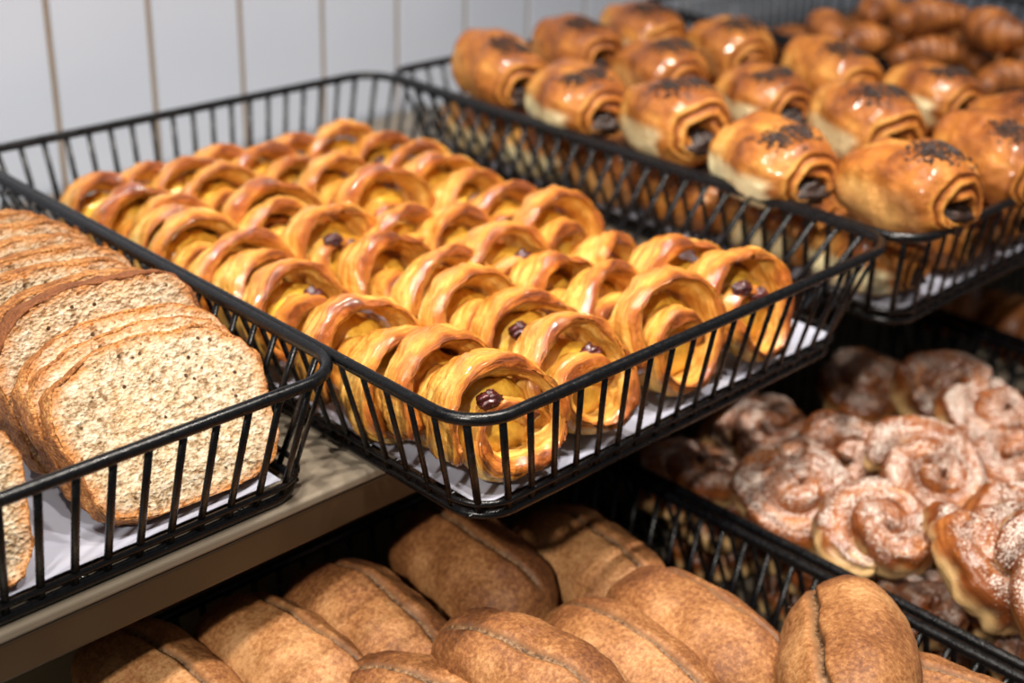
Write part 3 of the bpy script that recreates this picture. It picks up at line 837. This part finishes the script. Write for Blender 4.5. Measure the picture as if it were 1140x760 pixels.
# centre in photo, height of the centre, tilt x, tilt y, spin, prototype, scale, label
buns = [
 (1035, 525, -.285, 24, -14, 20, 0, 1.02, 'wide sugar dusted swirl bun in the middle of the heap, facing up'),
 (952, 606, -.300, 12, -10, 120, 1, .92, 'snow white dusted swirl bun just behind the propped reddish brown roll'),
 (852, 572, -.330, 10, -18, 60, 2, 1.02, 'dark sugared swirl bun against the double rim'),
 (938, 505, -.310, 30, -30, 200, 3, .98, 'glossy brown swirl bun with little sugar, tilted on its side'),
 (850, 478, -.350, 8, -6, 90, 1, .95, 'greyish dusted swirl bun in shade just below the pastry basket'),
 (962, 425, -.350, 10, -6, 10, 2, .95, 'dim blurred swirl bun at the back of its basket'),
 (1056, 430, -.300, 20, -10, 250, 0, 1.08, 'large dark swirl bun at the back beside the golden pastries'),
 (1118, 462, -.280, 18, -10, 45, 3, .95, 'swirl bun half cut by the picture edge behind the wide bun'),
 (1128, 512, -.300, 14, -10, 160, 2, .95, 'small visible swirl bun wedged at the edge beside the wide bun'),
 (1070, 632, -.270, 30, 14, 300, 1, 1.0, 'thickly sugared twisted bun behind the tip of the propped roll'),
 (1118, 578, -.280, 34, -20, 75, 3, 1.0, 'sugared bun with golden rim leaning on the wide bun'),
 (1138, 688, -.240, 26, -34, 10, 0, 1.0, 'sugared bun showing its cream coloured side at the picture edge'),
 (775, 520, -.380, 6, 0, 140, 0, .95, 'shadowed swirl bun at the corner under the pastry basket'),
 (1165, 610, -.25, 20, -20, 140, 2, 1.0, 'bun mostly outside the picture, a cream sliver beside the golden rimmed bun'),
]
for (px, py, zc, tx, ty, spin, v, sc, lab) in buns:
    p = at(px, py, zc + 0.03)
    p[0] = max(p[0], GX0 + 0.05 + 0.125 * sc)       # inside the wires of its basket
    M_ = Euler((math.radians(tx), math.radians(ty), 0)).to_matrix() @ Euler((0, 0, math.radians(spin))).to_matrix()
    off = M_ @ Vector((0, 0, -0.045 * sc))
    use(sw[v], ((p[0] + off[0]) * U, (p[1] + off[1]) * U, (zc + off[2]) * U), M_.to_euler(), sc * 1.06,
        label=lab, cat='bun', group='sugar dusted swirl buns in the lower basket')
for lz in (0, 1):
    for j in range(4):
        for k in range(5):
            use(sw[(j + k + lz) % 4], ((GX0 + 0.22 + 0.252 * j) * U, (GY0 + 0.30 + 0.262 * k) * U, (ZF2 + 0.104 * lz) * U), (0, 0, random.uniform(0, 6)), 0.93,
                label='buried sugared bun in the layers beneath the visible heap', cat='bun', group='buried sugared buns')

# ------------------------------------------------------------------ croissants and golden pastries
def croissant(seed, arc=95):
    ns, nv = 90, 26
    s = np.linspace(-1, 1, ns); al = np.radians(arc / 2) * s
    Rr = 0.17 * U
    C = np.stack([Rr * np.sin(al), Rr * (np.cos(al) - 1), np.zeros(ns)], 1)
    tan = np.stack([np.cos(al), -np.sin(al), np.zeros(ns)], 1); Nn = np.stack([np.sin(al), np.cos(al), np.zeros(ns)], 1)
    seg = np.abs((s * 3.5 + 40.5) % 1.0 - 0.5) * 2
    r = 0.060 * U * (1 - 0.62 * np.abs(s) ** 1.6) * (0.90 + 0.15 * np.sqrt(np.clip(1 - seg ** 2, 0, 1)))
    r *= np.sqrt(np.clip(1 - np.clip((np.abs(s) - 0.93) / 0.07, 0, 1) ** 2, 0.05, 1))
    t = np.linspace(0, 2 * math.pi, nv, endpoint=False)
    P = C[:, None] + r[:, None, None] * (np.cos(t)[None, :, None] * Nn[:, None] + 0.92 * np.sin(t)[None, :, None] * np.array([0, 0, 1.0]))
    nz = fb(P, 40, seed, 3); P += 0.0014 * nz[..., None]
    P[..., 2] -= P[..., 2].min()
    uv = np.stack([np.repeat(s[:, None] * 0.1, nv, 1), np.repeat((np.abs(t - math.pi) / math.pi)[None], ns, 0)], -1)
    mb = MB(); mb.grid(P, cap0=True, cap1=True, uv=uv, brown=np.repeat((1 - seg)[:, None], nv, 1) * 0 + np.clip(0.5 + nz, 0, 1))
    return mb.mesh('croissant', MT['croissant'])
cme = [croissant(51), croissant(52, 80)]
cps = [tag(link('croissant', q)) for q in cme]
cro = [
 (915, 28, .33, 40, 10, .9, 'dark croissant nearest the wall at the low end of its pile'),
 (976, 10, .36, 10, 5, .9, 'croissant on top of the pile closest to the wall'),
 (1030, 18, .37, -20, 0, 1.0, 'croissant in the middle of the pile top'),
 (962, 46, .29, -10, 0, .95, 'croissant at the pile front nearest the wall'),
 (1030, 58, .27, -25, 0, 1.05, 'croissant lying along the basket rim by the chocolate rolls'),
 (1108, 32, .36, 62, -14, 1.1, 'large croissant pointing down the slope of the pile'),
 (1122, 88, .25, -20, 0, 1.0, 'small croissant beside the basket rim at the picture edge'),
 (1085, 62, .25, 20, 0, 1.0, 'croissant in the dark hollow under the large croissant'),
 (1145, 60, .28, 0, 0, 1.0, 'croissant cut by the picture edge below the large croissant'),
]
for i, (px, py, z, yaw, pit, sc, lab) in enumerate(cro):
    p = at(px, py, z)
    use(cps[i % 2], (p[0] * U, p[1] * U, (z - 0.06 * sc) * U), (math.radians(pit), 0, math.radians(yaw)), sc, label=lab, cat='croissant', group='croissants in the far basket')
for j in range(4):
    for k in range(4):
        use(cps[(j + k) % 2], ((EX0 + 0.25 + 0.24 * j) * U, (EY0 + 0.42 + 0.30 * k) * U, (FL + 0.004) * U), (0, 0, random.uniform(-.5, .5)), 1.15,
            label='buried croissant in the bottom layer of the far basket', cat='croissant', group='buried croissants')
for k, lab in enumerate(['golden pastry behind the dark bars beside the large dark swirl bun', 'golden pastry behind the dark bars, second from the front',
                         'golden pastry behind the dark bars, third from the front', 'golden pastry rearmost behind the dark bars']):
    c = cr[3] if False else None
    o = link('golden_pastry', cme[k % 2]); tag(o, lab, 'pastry', 'golden pastries in the shadowed basket')
    o.location = ((HX0 + 0.20) * U, (HY0 + 0.75 + 0.26 * k) * U, (ZL - 0.16) * U); o.scale = (1.5, 1.5, 1.7); o.rotation_euler = (0, 0, math.radians(80))

# ------------------------------------------------------------------ shelving unit
unit = thing('shelving_unit', loc=(0, 0, 0), label='beige metal shelving unit carrying the wire baskets on two levels', cat='shelf')
SY = 1.603
def boxpart(name, x0, x1, y0, y1, z0, z1, mat, parent, bev=0.004):
    mb = MB(); mb.box(x0 * U, x1 * U, y0 * U, y1 * U, z0 * U, z1 * U)
    o = link(name, mb.mesh(name, mat, smooth=False), parent)
    if bev:
        md = o.modifiers.new('bevel', 'BEVEL'); md.width = bev * U; md.segments = 3; md.limit_method = 'ANGLE'
    return o
boxpart('upper_shelf', -1.2, 5.2, SY, 3.20, -0.020, 0.0, MT['metal'], unit, 0.006)
boxpart('fascia', -1.2, 5.2, SY + 0.003, SY + 0.045, -0.088, -0.0205, MT['fascia'], unit, 0.006)
boxpart('back_panel', -1.2, 5.2, 1.96, 1.99, -3.4, -0.021, MT['panel'], unit)
boxpart('lower_shelf', -1.2, 5.2, 0.05, 1.959, ZL - HL - 0.09, ZL - HL, MT['metal'], unit)
boxpart('front_panel', -1.2, 5.2, 0.12, 0.16, -3.4, ZL - HL - 0.091, MT['metal'], unit)
boxpart('plinth', -1.2, 5.2, 0.16, 1.95, -3.4, -3.2, MT['metal'], unit)

# ------------------------------------------------------------------ the setting
fl = MB(); fl.box(-12 * U, 16 * U, -10 * U, 3.6 * U, -3.5 * U, -3.4 * U)
tag(link('floor', fl.mesh('floor', MT['floor'], False)), kind='structure')
# wall of long upright planks with dark joints
wall = thing('wall_back'); wall['kind'] = 'structure'
WY = 3.22
joints = [1.603 + 0.2795 * k for k in range(-24, 40)]
mbp = MB()
for a, b in zip(joints[:-1], joints[1:]):
    mbp.box((a + 0.009) * U, (b - 0.009) * U, WY * U, (WY + 0.05) * U, -3.4 * U, 3.2 * U)
o = link('planks', mbp.mesh('planks', MT['tile'], False), wall)
md = o.modifiers.new('bevel', 'BEVEL'); md.width = 0.004 * U; md.segments = 2
mbg = MB(); mbg.box(joints[0] * U, joints[-1] * U, (WY + 0.012) * U, (WY + 0.06) * U, -3.4 * U, 3.2 * U)
link('joints', mbg.mesh('joints', MT['grout'], False), wall)

# ------------------------------------------------------------------ light
def area(name, loc, target, size, power, col=(1, 0.93, 0.84), spread=180):
    d = bpy.data.lights.new(name, 'AREA'); d.shape = 'DISK'; d.size = size; d.energy = power; d.color = col
    d.spread = math.radians(spread)
    o = bpy.data.objects.new(name, d); COL.objects.link(o); o.location = loc
    o.rotation_euler = (Vector(target) - Vector(loc)).to_track_quat('-Z', 'Y').to_euler()
    return o
area('ceiling_lamp', (-0.55, -0.10, 0.88), (0.42, 0.42, 0), 0.06, 5.0, spread=100)
area('ceiling_lamp', (0.10, 0.15, 1.30), (0.38, 0.50, 0), 0.05, 2.6, spread=90)
area('ceiling_lamp', (0.50, 0.22, 1.30), (0.52, 0.48, 0), 0.05, 2.8, spread=80)
area('ceiling_lamp', (0.85, 0.20, 1.30), (0.70, 0.44, 0), 0.05, 3.0, spread=70)
area('ceiling_lamp', (-0.15, 0.55, 1.30), (0.30, 0.62, 0), 0.05, 1.8, spread=90)
w = bpy.data.worlds.new('shop_ambience'); scene.world = w; w.use_nodes = True
bg = w.node_tree.nodes['Background']; bg.inputs[0].default_value = (0.70, 0.70, 0.72, 1); bg.inputs[1].default_value = 0.20

vs = scene.view_settings
vs.view_transform = 'Standard'; vs.look = 'None'; vs.gamma = 1.0; vs.use_curve_mapping = False; vs.exposure = 0.0
